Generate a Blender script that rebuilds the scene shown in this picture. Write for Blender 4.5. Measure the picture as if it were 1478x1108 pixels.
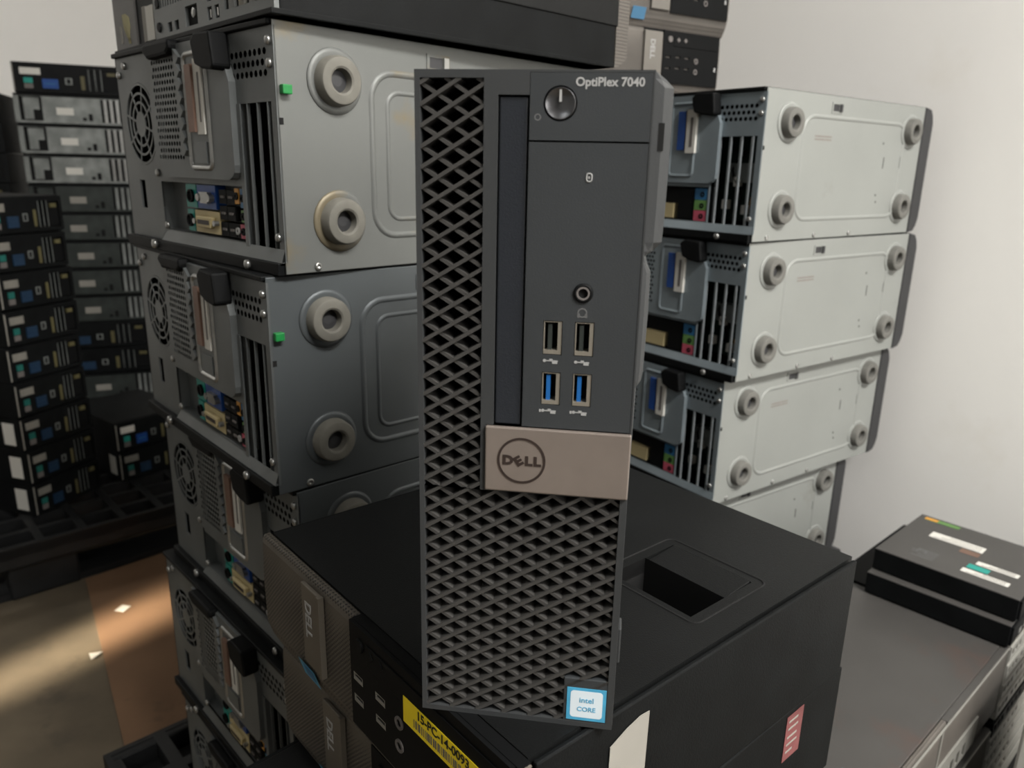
import bpy, math, random
from mathutils import Matrix, Vector
random.seed(7)
for o in list(bpy.data.objects): bpy.data.objects.remove(o)
S = bpy.context.scene; COL = S.collection
R = math.radians
FZ = 1.02                      # camera height above the floor
# ------------------------------------------------------------------ camera
cam = bpy.data.cameras.new('camera'); co = bpy.data.objects.new('camera', cam); COL.objects.link(co)
cam.sensor_width = 36; cam.sensor_fit = 'HORIZONTAL'; cam.lens = 1097.7/1478*36; cam.clip_start = .01
th, rl = R(15.873), R(-1.2377)
Fw = Vector((0, math.cos(th), -math.sin(th))); U0 = Vector((0, math.sin(th), math.cos(th))); R0 = Vector((1,0,0))
rt = R0*math.cos(rl) - U0*math.sin(rl); up = R0*math.sin(rl) + U0*math.cos(rl)
m = Matrix((rt, up, -Fw)).transposed().to_4x4(); m.translation = (0,0,FZ); co.matrix_world = m
cam.dof.use_dof = True; cam.dof.focus_distance = .42; cam.dof.aperture_fstop = 13
S.camera = co
# ------------------------------------------------------------------ light and exposure
S.view_settings.view_transform = 'Standard'; S.view_settings.look = 'None'
S.view_settings.exposure = 0.90; S.view_settings.gamma = 1; S.view_settings.use_curve_mapping = False
w = bpy.data.worlds.new('world'); S.world = w; w.use_nodes = True
w.node_tree.nodes['Background'].inputs[0].default_value = (.80,.84,.86,1)
w.node_tree.nodes['Background'].inputs[1].default_value = .10
RY = R(37.0)                   # room is turned by this angle
PV = Vector((math.cos(RY), math.sin(RY), 0)); QV = Vector((-math.sin(RY), math.cos(RY), 0))
def room(p, q, z): return PV*p + QV*q + Vector((0,0,z))
def area(name, loc, target, sx, sy, power, col):
    l = bpy.data.lights.new(name, 'AREA'); l.shape = 'RECTANGLE'; l.size = sx; l.size_y = sy; l.energy = power; l.color = col
    o = bpy.data.objects.new(name, l); COL.objects.link(o); o.location = loc
    o.rotation_euler = (Vector(target)-Vector(loc)).to_track_quat('-Z','Y').to_euler(); return o
area('window_daylight', room(.45,-3.30,1.75), room(.75,.9,.75), 1.6, 1.5, 26, (1,.965,.92))
area('ceiling_lamp_light', room(.55,-1.3,2.72), room(.62,-.7,0), 1.2, .4, 74, (1,.98,.94))
area('left_fill_light', room(-1.9,-.6,2.72), room(-1.5,-.2,0), 1.2, .3, 2.6, (.92,.98,1))  # unseen fill added to brighten the left-facing tower rears
area('back_wall_fill_light', room(-1.5,3.3,2.72), room(-1.3,3.9,.9), 1.2, .3, 9, (1,.98,.93))  # unseen lamp added to brighten the back wall
sk_=area('floor_streak_beam', (-2.36,-.62,1.30), (-.93,1.43,0), .07, .24, .42, (1,.86,.66)); sk_.data.spread = R(4)  # narrow beam added to throw the floor streak; no door stands there

# ------------------------------------------------------------------ materials
MATS = {}; DIM = .56
def mat(name, col, rough=.5, metal=0, var=.12, scale=18, bump=0, bscale=400, spec=.35, stain=None, sscale=9, sthr=.62, emit=0):
    if name in MATS: return MATS[name]
    if 'plaster' not in name and 'ceiling' not in name and 'lamp' not in name:
        col = tuple(c*DIM for c in col); stain = tuple(c*DIM for c in stain) if stain else None
    mt = bpy.data.materials.new(name); mt.use_nodes = True; nt = mt.node_tree; N = nt.nodes; L = nt.links
    b = N['Principled BSDF']; b.inputs['Roughness'].default_value = rough; b.inputs['Metallic'].default_value = metal
    b.inputs['Specular IOR Level'].default_value = spec
    tc = N.new('ShaderNodeTexCoord'); nz = N.new('ShaderNodeTexNoise'); nz.inputs['Scale'].default_value = scale; nz.inputs['Detail'].default_value = 6
    L.new(tc.outputs['Object'], nz.inputs['Vector'])
    rp = N.new('ShaderNodeValToRGB'); e = rp.color_ramp.elements
    e[0].position = .3; e[1].position = .7
    e[0].color = tuple(max(0,c*(1-var)) for c in col)+(1,); e[1].color = tuple(min(1,c*(1+var)) for c in col)+(1,)
    L.new(nz.outputs['Fac'], rp.inputs[0]); out = rp.outputs[0]
    if stain:
        n2 = N.new('ShaderNodeTexNoise'); n2.inputs['Scale'].default_value = sscale; n2.inputs['Detail'].default_value = 7; n2.inputs['Roughness'].default_value = .6
        oi = N.new('ShaderNodeObjectInfo'); ad = N.new('ShaderNodeVectorMath'); ad.operation = 'ADD'; ml = N.new('ShaderNodeMath'); ml.operation='MULTIPLY'; ml.inputs[1].default_value = 50
        L.new(oi.outputs['Random'], ml.inputs[0]); L.new(tc.outputs['Object'], ad.inputs[0]); L.new(ml.outputs[0], ad.inputs[1]); L.new(ad.outputs[0], n2.inputs['Vector'])
        r2 = N.new('ShaderNodeValToRGB'); r2.color_ramp.elements[0].position = sthr; r2.color_ramp.elements[1].position = sthr+.09
        mx = N.new('ShaderNodeMixRGB'); L.new(n2.outputs['Fac'], r2.inputs[0]); L.new(r2.outputs[0], mx.inputs[0]); L.new(out, mx.inputs[1]); mx.inputs[2].default_value = tuple(stain)+(1,)
        out = mx.outputs[0]
    L.new(out, b.inputs['Base Color'])
    if bump:
        n3 = N.new('ShaderNodeTexNoise'); n3.inputs['Scale'].default_value = bscale; L.new(tc.outputs['Object'], n3.inputs['Vector'])
        bp = N.new('ShaderNodeBump'); bp.inputs['Strength'].default_value = bump; bp.inputs['Distance'].default_value = .0006
        L.new(n3.outputs['Fac'], bp.inputs['Height']); L.new(bp.outputs[0], b.inputs['Normal'])
    if emit:
        b.inputs['Emission Color'].default_value = tuple(col)+(1,); b.inputs['Emission Strength'].default_value = emit
    MATS[name] = mt; return mt
def perforated(name, col, hole, scale, metal=0, rough=.5):
    mt = mat(name, col, rough, metal); nt = mt.node_tree; N = nt.nodes; L = nt.links; b = N['Principled BSDF']
    tc = [n for n in N if n.type=='TEX_COORD'][0]
    mp = N.new('ShaderNodeMapping'); mp.inputs['Rotation'].default_value = (R(45),0,0); L.new(tc.outputs['Object'], mp.inputs[0])
    vo = N.new('ShaderNodeTexVoronoi'); vo.inputs['Scale'].default_value = scale; vo.inputs['Randomness'].default_value = 0; L.new(mp.outputs[0], vo.inputs['Vector'])
    vo.voronoi_dimensions = '3D'
    rp = N.new('ShaderNodeValToRGB'); rp.color_ramp.elements[0].position = .30; rp.color_ramp.elements[1].position = .42
    L.new(vo.outputs['Distance'], rp.inputs[0])
    mx = N.new('ShaderNodeMixRGB'); src = b.inputs['Base Color'].links[0].from_socket
    L.new(rp.outputs[0], mx.inputs[0]); mx.inputs[1].default_value = tuple(hole)+(1,); L.new(src, mx.inputs[2]); L.new(mx.outputs[0], b.inputs['Base Color'])
    bp = N.new('ShaderNodeBump'); bp.inputs['Strength'].default_value = .5; bp.inputs['Distance'].default_value = .001
    L.new(rp.outputs[0], bp.inputs['Height']); L.new(bp.outputs[0], b.inputs['Normal']); return mt
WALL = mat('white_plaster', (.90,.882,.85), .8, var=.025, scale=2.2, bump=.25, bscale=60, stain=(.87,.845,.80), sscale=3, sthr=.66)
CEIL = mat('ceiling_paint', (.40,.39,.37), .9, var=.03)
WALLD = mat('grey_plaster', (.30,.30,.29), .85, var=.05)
CONC = mat('concrete_floor', (.17,.135,.09), .85, var=.22, scale=7, bump=.4, bscale=90, stain=(.105,.085,.06), sscale=4, sthr=.58)
CARD = mat('cardboard', (.27,.155,.085), .85, var=.10, scale=9, stain=(.19,.115,.065), sscale=9, sthr=.64)
PAPER = mat('paper_white', (1.0,.975,.90), .7, var=.04)
TAPE = mat('paper_grey', (.42,.40,.355), .75, var=.06)
BLK = mat('black_painted_steel', (.0075,.0085,.009), .52, spec=.12, var=.25, scale=30, bump=.25, bscale=900)
BLK2 = mat('black_cover_steel', (.0095,.0102,.0104), .46, spec=.20, var=.18, scale=14, bump=.3, bscale=1100, stain=(.014,.0135,.013), sscale=14, sthr=.66)
HOLE = mat('dark_inside', (.006,.006,.006), .9, var=0)
PLB = mat('black_plastic', (.0065,.007,.0075), .6, spec=.12, var=.1)
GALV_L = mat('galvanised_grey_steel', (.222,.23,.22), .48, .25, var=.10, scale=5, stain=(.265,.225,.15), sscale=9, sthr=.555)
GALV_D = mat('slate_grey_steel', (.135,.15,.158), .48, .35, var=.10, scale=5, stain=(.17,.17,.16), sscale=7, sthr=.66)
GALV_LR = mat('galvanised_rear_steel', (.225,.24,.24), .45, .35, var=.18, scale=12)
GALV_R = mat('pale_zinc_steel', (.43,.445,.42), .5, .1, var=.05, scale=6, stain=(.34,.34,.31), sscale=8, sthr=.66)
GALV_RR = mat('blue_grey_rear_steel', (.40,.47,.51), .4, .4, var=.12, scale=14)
SILV = mat('bright_steel', (.62,.62,.60), .32, .85, var=.1, scale=60)
RUB = mat('beige_rubber_foot', (.225,.215,.185), .7, var=.18, scale=60)
RUBD = mat('grey_rubber_foot', (.22,.215,.195), .7, var=.15, scale=60)
BEZG = mat('charcoal_tower_bezel', (.055,.055,.058), .5, var=.1)
GREEN = mat('green_plastic', (.02,.30,.07), .4, var=.1)
TEAL = mat('teal_plastic', (.02,.42,.35), .4, var=.1)
BLUE = mat('blue_plastic', (.02,.10,.42), .4, var=.15)
SKY = mat('light_blue_plastic', (.04,.20,.42), .4, var=.1)
BEIG = mat('beige_connector', (.85,.70,.38), .5, var=.1)
ORNG = mat('orange_plastic', (.9,.42,.06), .45, var=.1)
PINK = mat('pink_plastic', (.75,.13,.20), .45, var=.1)
LIME = mat('lime_plastic', (.17,.36,.10), .45, var=.1)
YEL = mat('yellow_label', (1.6,1.22,.03), .5, var=.03)
YELP = mat('pale_yellow_note', (.62,.56,.28), .6, var=.05)
COPP = mat('copper_tag', (.33,.20,.15), .5, .3, var=.15)
REDL = mat('red_label', (.30,.10,.10), .55, var=.25, scale=40)
INKB = mat('black_ink', (.015,.015,.015), .6, var=0)
INKG = mat('grey_ink', (.22,.20,.19), .6, var=0)
INKW = mat('pale_print', (.55,.55,.54), .5, var=0)
INKM = mat('dim_print', (.20,.20,.20), .5, var=0)
SLOTM = mat('pale_slot_metal', (.55,.60,.63), .4, .3, var=.1, scale=60)
STMP = mat('faded_print', (.34,.30,.28), .6, var=.2, scale=300)
DLAB = mat('shaded_label', (.33,.315,.275), .7, var=.15, scale=60)  # label paper darkened to carry the shade on the rear stacks
DBLU = mat('shaded_blue_plastic', (.015,.05,.11), .5, var=.15)  # this and the next two: socket colours darkened for rear-stack shade
DTEA = mat('shaded_teal_plastic', (.02,.20,.17), .5, var=.15)
DYEL = mat('shaded_yellow_plastic', (.17,.15,.065), .5, var=.15)
PCB = mat('dark_circuit_board', (.02,.045,.035), .5, var=.5, scale=90)
# foreground machine
F_FRAME = mat('charcoal_bezel_plastic', (.057,.060,.062), .48, var=.05, bump=.1, bscale=1500)
F_PANEL = mat('charcoal_panel_plastic', (.053,.058,.062), .46, var=.05, bump=.1, bscale=1600)
F_ODD = mat('slate_drive_door', (.030,.034,.042), .35, var=.06, bump=.2, bscale=1500)
F_GRID = mat('charcoal_grille', (.074,.071,.067), .45, var=.06)
F_BADGE = mat('brushed_champagne_metal', (.46,.39,.345), .38, .55, var=.07, scale=40)
F_DARK = mat('dark_engraving', (.045,.030,.025), .5, var=0)
F_BTN = mat('gunmetal_button', (.22,.22,.23), .26, .9, var=.05)
USBM = mat('usb_shell_metal', (.72,.66,.56), .3, .7, var=.05)
USBB = mat('usb_blue_tongue', (.02,.16,.50), .35, var=.05)
INTB = mat('sticker_blue', (.10,.50,.80), .4, var=.12, scale=160)
INTW = mat('sticker_white', (1.0,1.12,1.2), .4, var=.04)
INTD = mat('muted_blue_sticker', (.10,.27,.46), .5, var=.1)
PERF = perforated('perforated_brown_bezel', (.15,.13,.105), (.012,.011,.010), 420)
PERFL = perforated('perforated_taupe_bezel', (.19,.17,.15), (.05,.045,.04), 420)
BARM = mat('taupe_badge_bar', (.21,.185,.15), .4, .3, var=.08)
BARL = mat('light_badge_bar', (.30,.28,.25), .4, .3, var=.08)
SLVP = mat('silver_port_plate', (.46,.45,.41), .4, .3, var=.08)
GREYC = mat('grey_brown_cover', (.095,.090,.085), .45, var=.10, scale=10, bump=.3, bscale=900, stain=(.115,.085,.075), sscale=6, sthr=.6)
SLMF = mat('slim_silver_front', (.56,.55,.50), .5, .1, var=.04, scale=12)
CART = mat('white_carton', (.80,.79,.74), .8, var=.03)
PALB = mat('black_pallet_plastic', (.014,.015,.016), .5, var=.3, scale=20)
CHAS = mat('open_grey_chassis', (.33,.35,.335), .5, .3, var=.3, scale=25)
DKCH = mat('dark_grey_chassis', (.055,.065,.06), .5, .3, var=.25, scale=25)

# ------------------------------------------------------------------ mesh helpers
class MB:
    def __init__(s): s.v = []; s.f = []
    def quad(s, *p): i = len(s.v); s.v += [tuple(q) for q in p]; s.f.append(tuple(range(i, i+len(p)))); return s
    def box(s, x0,x1,y0,y1,z0,z1, bev=0):
        if x0>x1: x0,x1=x1,x0
        if y0>y1: y0,y1=y1,y0
        if z0>z1: z0,z1=z1,z0
        i = len(s.v)
        s.v += [(x0,y0,z0),(x1,y0,z0),(x1,y1,z0),(x0,y1,z0),(x0,y0,z1),(x1,y0,z1),(x1,y1,z1),(x0,y1,z1)]
        s.f += [(i,i+3,i+2,i+1),(i+4,i+5,i+6,i+7),(i,i+1,i+5,i+4),(i+1,i+2,i+6,i+5),(i+2,i+3,i+7,i+6),(i+3,i,i+4,i+7)]; return s
    def loft(s, rings, cap=True, closed=True):
        i = len(s.v); n = len(rings[0])
        for r in rings: s.v += [tuple(p) for p in r]
        for k in range(len(rings)-1):
            for j in range(n if closed else n-1):
                a = i+k*n+j; b = i+k*n+(j+1)%n; s.f.append((a,b,b+n,a+n))
        if cap: s.f.append(tuple(range(i+n-1,i-1,-1))); e = i+(len(rings)-1)*n; s.f.append(tuple(range(e,e+n)))
        return s
    def build(s, name, material, parent=None, smooth=False, bev=0):
        me = bpy.data.meshes.new(name); me.from_pydata(s.v, [], s.f); me.materials.append(material)
        if smooth:
            for p in me.polygons: p.use_smooth = True
        o = bpy.data.objects.new(name, me); COL.objects.link(o)
        if parent: o.parent = parent
        if bev:
            md = o.modifiers.new('bevel','BEVEL'); md.width = bev; md.segments = 2; md.limit_method = 'ANGLE'; md.angle_limit = R(40)
        return o
# face maps: (s,t,d) in millimetres -> local metres; d is the distance out of the face
def FY(s,t,d=0): return (s*.001, -d*.001, t*.001)        # face looks to -y
def FX(s,t,d=0): return (-d*.001, s*.001, t*.001)        # face looks to -x
def FT(z): return lambda s,t,d=0: (s*.001, t*.001, z+d*.001)
def fbox(mb, f, s0,s1,t0,t1,d0,d1):
    a=f(s0,t0,d0); b=f(s1,t1,d1); return mb.box(a[0],b[0],a[1],b[1],a[2],b[2])
def plate(mb, f, s0,s1,t0,t1, holes=(), d=0, depth=3, walls=True):
    ss = sorted({s0,s1,*[v for h in holes for v in h[:2]]}); ts = sorted({t0,t1,*[v for h in holes for v in h[2:]]})
    for i in range(len(ss)-1):
        for j in range(len(ts)-1):
            cs=(ss[i]+ss[i+1])/2; ct=(ts[j]+ts[j+1])/2
            if any(h[0]<cs<h[1] and h[2]<ct<h[3] for h in holes): continue
            mb.quad(f(ss[i],ts[j],d),f(ss[i+1],ts[j],d),f(ss[i+1],ts[j+1],d),f(ss[i],ts[j+1],d))
    if walls:
        for (a,b,c,e) in [(s0,s1,t0,t1),*holes]:
            P=[(a,c),(b,c),(b,e),(a,e)]
            for k in range(4):
                u,v=P[k],P[(k+1)%4]; mb.quad(f(*u,d),f(*v,d),f(*v,d-depth),f(*u,d-depth))
    return mb
def circ_plate(mb, f, s0,s1,t0,t1, cs,ct,r, d=0, n=32, depth=3):
    C=[];B=[]
    for k in range(n):
        a=2*math.pi*k/n; c,s_=math.cos(a),math.sin(a); C.append((cs+r*c,ct+r*s_))
        mS=((s1-cs) if c>0 else (cs-s0))/max(abs(c),1e-6); mT=((t1-ct) if s_>0 else (ct-t0))/max(abs(s_),1e-6); q=min(mS,mT); B.append((cs+q*c,ct+q*s_))
    for k in range(n):
        j=(k+1)%n; mb.quad(f(*C[k],d),f(*C[j],d),f(*B[j],d),f(*B[k],d)); mb.quad(f(*C[k],d),f(*C[j],d),f(*C[j],d-depth),f(*C[k],d-depth))
    for s,t in ((s0,t0),(s1,t0),(s1,t1),(s0,t1)):
        k=min(range(n),key=lambda k:(math.atan2(t-ct,s-cs)-2*math.pi*k/n)%(2*math.pi)); j=(k+1)%n
        mb.quad(f(*B[k],d),f(s,t,d),f(*B[j],d))
    return mb
def honeycomb(mb, f, s0,s1,t0,t1, pw,ph, hr, d=0):
    nr=max(1,round((t1-t0)/ph)); ph=(t1-t0)/nr; nc=max(1,round((s1-s0)/pw)); pw=(s1-s0)/nc
    for j in range(nr):
        y0=t0+j*ph; y1=y0+ph; off=pw/2 if j%2 else 0; n=nc-(1 if off else 0)
        if off:
            mb.quad(f(s0,y0,d),f(s0+off,y0,d),f(s0+off,y1,d),f(s0,y1,d)); mb.quad(f(s1-off,y0,d),f(s1,y0,d),f(s1,y1,d),f(s1-off,y1,d))
        for i in range(n):
            x0=s0+off+i*pw; x1=x0+pw; cx=(x0+x1)/2; cy=(y0+y1)/2
            B=[(x1,cy),(x1,y1),(cx,y1),(x0,y1),(x0,cy),(x0,y0),(cx,y0),(x1,y0)]
            H=[(cx+hr*math.cos(k*math.pi/4),cy+hr*math.sin(k*math.pi/4)) for k in range(8)]
            for k in range(8):
                q=(k+1)%8; mb.quad(f(*H[k],d),f(*H[q],d),f(*B[q],d),f(*B[k],d))
    return mb
def lathe(mb, f, s,t, prof, n=28):        # prof: (radius, d)
    rings=[[f(s+r*math.cos(2*math.pi*k/n), t+r*math.sin(2*math.pi*k/n), d) for k in range(n)] for r,d in prof]
    return mb.loft(rings, cap=True)
def annulus(mb, f, s,t, r0,r1, d0,d1, n=40):
    rings=[[f(s+r*math.cos(2*math.pi*k/n), t+r*math.sin(2*math.pi*k/n), d) for k in range(n)] for r,d in ((r0,d0),(r0,d1),(r1,d1),(r1,d0),(r0,d0))]
    return mb.loft(rings, cap=False)
def rrect(s0,s1,t0,t1,r,n=6):
    out=[]
    for cx,cy,a0 in ((s1-r,t1-r,0),(s0+r,t1-r,90),(s0+r,t0+r,180),(s1-r,t0+r,270)):
        for k in range(n+1): a=R(a0+90*k/n); out.append((cx+r*math.cos(a),cy+r*math.sin(a)))
    return out
def prism(mb, f, poly, d0,d1): return mb.loft([[f(s,t,d0) for s,t in poly],[f(s,t,d1) for s,t in poly]])
def ridge(mb, f, poly, wd, hh):           # a pressed bead along a closed outline
    n=len(poly); rings=[]
    for k in range(n):
        a=Vector(poly[k-1]); b=Vector(poly[(k+1)%n]); tg=(b-a).normalized(); nn=Vector((-tg.y,tg.x)); p=Vector(poly[k])
        rings.append([f(*(p+nn*o),h) for o,h in ((-wd,-.3),(-wd*.5,hh*.8),(0,hh),(wd*.5,hh*.8),(wd,-.3))])
    i=len(mb.v)
    for r in rings: mb.v += r
    for k in range(n):
        for j in range(4):
            a=i+k*5+j; b=i+((k+1)%n)*5+j; mb.f.append((a,a+1,b+1,b))
    return mb
def text(name, body, size, material, parent, f, s,t,d=.25, rot=0, bold=0, ext=.0001, align='CENTER', xs=1.0, shear=0):
    cu=bpy.data.curves.new('t','FONT'); cu.body=body; cu.size=size*.001; cu.extrude=ext; cu.offset=bold*.001; cu.align_x=align; cu.align_y='CENTER'; cu.resolution_u=3; cu.shear=shear
    o=bpy.data.objects.new('t',cu); COL.objects.link(o); bpy.context.view_layer.update()
    me=bpy.data.meshes.new_from_object(o.evaluated_get(bpy.context.evaluated_depsgraph_get())); bpy.data.objects.remove(o)
    o0=Vector(f(s,t,d)); sx=1 if f is not FX else -1
    e1=(Vector(f(s+sx,t,d))-o0).normalized(); e2=(Vector(f(s,t+1,d))-o0).normalized(); e3=e1.cross(e2)
    c_,s_=math.cos(R(rot)),math.sin(R(rot)); a1=e1*c_+e2*s_; a2=e2*c_-e1*s_
    mm=Matrix((a1*xs,a2,e3)).transposed().to_4x4(); mm.translation=o0; me.transform(mm)
    me.materials.clear(); me.materials.append(material); me.name=name
    ob=bpy.data.objects.new(name,me); COL.objects.link(ob); ob.parent=parent; return ob
def tag(o, label=None, cat=None, group=None, kind=None):
    if label: o['label']=label
    if cat: o['category']=cat
    if group: o['group']=group
    if kind: o['kind']=kind
    return o
def thing(name, label, cat, loc=(0,0,0), yaw=0, group=None):
    o=bpy.data.objects.new(name,None); COL.objects.link(o); o.empty_display_size=.05
    o.location=(loc[0],loc[1],loc[2]+FZ); o.rotation_euler=(0,0,R(yaw)); return tag(o,label,cat,group)
def kids(o): return [c for c in bpy.data.objects if c.parent==o]
def copy_tree(o, parent=None):
    c=o.copy(); COL.objects.link(c); c.parent=parent
    for k in kids(o): copy_tree(k,c)
    return c
def place(o, loc, yaw, label):
    o.location=(loc[0],loc[1],loc[2]+FZ); o.rotation_euler=(0,0,R(yaw)); o['label']=label; return o

# ------------------------------------------------------------------ the room
def room_slab(name, p0,p1,q0,q1,z0,z1, material):
    mb=MB(); rings=[]
    for z in (z0,z1): rings.append([tuple(room(p,q,z)) for p,q in ((p0,q0),(p1,q0),(p1,q1),(p0,q1))])
    mb.loft(rings); return tag(mb.build(name,material),kind='structure')
PW, QB, PL, QF, ZC = 1.325, 4.3, -3.2, -3.4, 2.8
room_slab('floor', PL-.1,PW+.1,QF-.1,QB+.1,-.1,0, CONC)
room_slab('wall_right', PW,PW+.12,QF-.1,QB+.1,0,ZC, WALL)
room_slab('wall_back', PL,PW,QB,QB+.12,0,ZC, WALL)
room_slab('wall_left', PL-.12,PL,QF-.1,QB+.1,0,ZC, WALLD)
room_slab('ceiling', PL-.1,PW+.1,QF-.1,QB+.1,ZC,ZC+.1, CEIL)
# the wall behind the camera carries the wide window that lights the room
mb=MB(); wz0,wz1,wp0,wp1=1.0,2.5,-.35,1.25
for a,b,c,d_ in ((PL,wp0,0,ZC),(wp1,PW,0,ZC),(wp0,wp1,0,wz0),(wp0,wp1,wz1,ZC)):
    mb.loft([[tuple(room(p,q,z)) for p,q in ((a,QF-.12),(b,QF-.12),(b,QF),(a,QF))] for z in (c,d_)])
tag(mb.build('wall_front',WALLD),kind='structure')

# ------------------------------------------------------------------ pallets
def pallet(label, loc, yaw, L_, W_, H_, cells=(14,12)):
    t=thing('plastic_pallet',label,'pallet',loc,yaw)
    nx,ny=cells; f=FT(H_); holes=[]; px=L_*1000/nx; py=W_*1000/ny
    for i in range(nx):
        for j in range(ny): holes.append((i*px+9,(i+1)*px-9,j*py+9,(j+1)*py-9))
    plate(MB(),f,0,L_*1000,0,W_*1000,holes,0,28).build('deck',PALB,t)
    lip=MB()
    for x0,x1,y0,y1 in ((0,L_,0,.02),(0,L_,W_-.02,W_),(0,.02,.02,W_-.02),(L_-.02,L_,.02,W_-.02)): lip.box(x0,x1,y0,y1,H_-.055,H_-.001)
    lip.build('rim',PALB,t,bev=.004)
    for i in range(3):
        for j in range(3):
            x=.02+i*(L_-.19)/2; y=.02+j*(W_-.17)/2
            MB().box(x,x+.15,y,y+.13,0,H_-.03).build('foot',PALB,t,bev=.006)
    for j in range(3):
        y=.03+j*(W_-.17)/2; MB().box(.03,L_-.03,y,y+.11,.0,.018).build('runner',PALB,t)
    return t
c43,s43=math.cos(R(43)),math.sin(R(43))
def pq(p,q): return (c43*p-s43*q, s43*p+c43*q)
PT=-.852                       # top of the near pallet, below the camera
pallet('black plastic pallet under the grey tower stack', (*pq(.2,0),-FZ), 43, 1.09, 1.088, PT+FZ)
PA=-.875
pallet('black plastic pallet under the rear machine stacks by cardboard', (*pq(-.35,1.95),-FZ), 43, 1.3, 1.0, PA+FZ)
pallet('far black plastic pallet by the back wall', (*pq(.1,3.0),-FZ), 43, 1.1, 1.0, PA+FZ, (6,6))

# ------------------------------------------------------------------ tower cases lying on their sides
TA,TB,TH=.325,.433,.191
def make_tower(pale, slate=False):
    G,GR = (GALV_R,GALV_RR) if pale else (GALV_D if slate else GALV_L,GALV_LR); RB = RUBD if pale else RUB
    t=thing('tower_case','x','computer')
    bx=TB-.028; A=TA*1000
    # sheet metal bottom, turned to the viewer
    bp=MB().box(0,bx,0,.0015,.0012,TH-.001).build('bottom_panel',G,t,bev=.0006)
    rd=MB(); ridge(rd,FY,rrect(87,372-20,28,162,22),3.2,1.6)
    if not pale: ridge(rd,FY,rrect(103,372-36,42,147,12),2.4,1.2)
    rd.build('pressed_bead',G,bp,smooth=True)
    for s,t_ in ((52,151),(52,42),(366,153),(364,42)):
        c=MB(); lathe(c,FY,s,t_,[(25.5,-.2),(25,1.0),(22,1.8),(19,1.0)]); c.build('foot_collar',G,bp,smooth=True)
        ft=MB(); lathe(ft,FY,s,t_,[(19.4,.5),(18.8,9),(17.6,11.2),(16.6,11.6),(11.0,11.4),(9.4,10.4),(8.6,3)],32); fo=ft.build('foot',RB,t,smooth=True)
        md=fo.modifiers.new('e','EDGE_SPLIT'); md.split_angle=R(28)
        h=MB(); lathe(h,FY,s,t_,[(8.8,3.4),(4,4.2)],16); h.build('foot_recess',BEZG,fo)
    lt=MB(); plate(lt,FY,146,172,168,182,[(149,164,170.5,179.5)],.8,1.5); lt.build('latch_frame',G,bp)
    fbox(MB(),FY,149,164,170.5,179.5,.1,.3).build('latch_hole',BEZG,bp)
    fbox(MB(),FY,164.5,170,170,180,.8,2.4).build('latch_tab',SILV if not pale else BEZG,bp)
    if pale:
        for s,t_ in ((120,136),(120,132)):
            fbox(MB(),FY,s-6,s+34,t_,t_+2.2,.05,.2).build('stamped_text',STMP,bp)
        for s,t_,w_,h_ in ((300,98,2,16),(348,100,2,16),(292,132,3,3),(290,58,3,3),(293,48,3,3)):
            fbox(MB(),FY,s,s+w_,t_,t_+h_,.05,.2).build('vent_slit',BEZG,bp)
    else:
        fbox(MB(),FY,3,11,138,145,.2,6).build('green_clip',GREEN,t,bev=.0008)
    for s in ((29,) if not pale else (30,140,230)):
        m_=MB(); lathe(m_,FY,s,6,[(3.4,0),(3.2,1.4),(1.5,1.8),(.8,.6)],14); m_.build('screw',SILV,bp,smooth=True)
    fbox(MB(),FY,1.5,5,116,121,.05,.3).build('corner_slot',HOLE,bp)
    # other sides of the box
    MB().box(0,bx,TA-.002,TA,.001,TH-.001).build('top_panel',BLK,t)
    cv=MB().box(-.006,bx,.0025,TA+.002,.0,.0105).build('side_cover',BLK,t,bev=.001)
    MB().box(-.003,bx,.0025,TA+.002,TH-.0045,TH).build('side_cover',BLK,t,bev=.001)
    MB().box(.075,.078,.002,TA-.002,.011,TH-.005).build('inner_tray',HOLE,t)
    # front bezel at the far end
    pr=[(bx,0),(bx+.017,.003),(TB-.004,.012),(TB,.024),(TB,TH-.024),(TB-.004,TH-.012),(bx+.017,TH-.003),(bx,TH)]
    MB().loft([[(x,y,z) for x,z in pr] for y in (-.002,TA+.003)]).build('front_bezel',BEZG,t,bev=.002)
    # rear panel
    sl=(8,76,19,133) if pale else (8,58,19,133)
    hol=[sl,(64 if not pale else 78,236,22,68),(230,314,80,164),(10,78,150,173),(278,292,40,68),(160,218,86,177)]
    rp=MB(); plate(rp,FX,0,A-1,10.5,186,hol,0,2); circ_plate(rp,FX,230,314,80,164,272,122,39,0)
    honeycomb(rp,FX,10,78,150,173,7.2,7.4,2.7)
    rear=rp.build('rear_panel',GR,t)
    if pale:
        pass
    fg=MB()
    for r0 in (20.5,29,37.5): annulus(fg,FX,272,122,r0-1.1,r0+1.1,-.6,.3)
    lathe(fg,FX,272,122,[(12,-.6),(12,.3)],24)
    for k in range(8):
        a=R(45*k+15); c_,s_=math.cos(a),math.sin(a); n_=(-s_,c_)
        fg.loft([[FX(272+c_*r+n_[0]*o,122+s_*r+n_[1]*o,d) for r,o in ((11,-1),(40,-1),(40,1),(11,1))] for d in (-.6,.2)])
    fg.build('fan_grille',GR,t)
    fn=MB()
    for k in range(7):
        a=R(360/7*k); b_=R(360/7*k+34)
        fn.quad(FX(272+14*math.cos(a),122+14*math.sin(a),-8),FX(272+37*math.cos(a),122+37*math.sin(a),-6),FX(272+37*math.cos(b_),122+37*math.sin(b_),-14),FX(272+14*math.cos(b_),122+14*math.sin(b_),-14))
    fn.build('fan_blades',PLB,t)
    # raised supply panel
    poly=[(228,186)]+[(228,92),(214,73)]+[(64+12-12*math.sin(R(a)),73+12-12*math.cos(R(a))) for a in (0,30,60,90)]+[(64,150),(80,186)]
    rz=MB(); i=len(rz.v)
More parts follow.
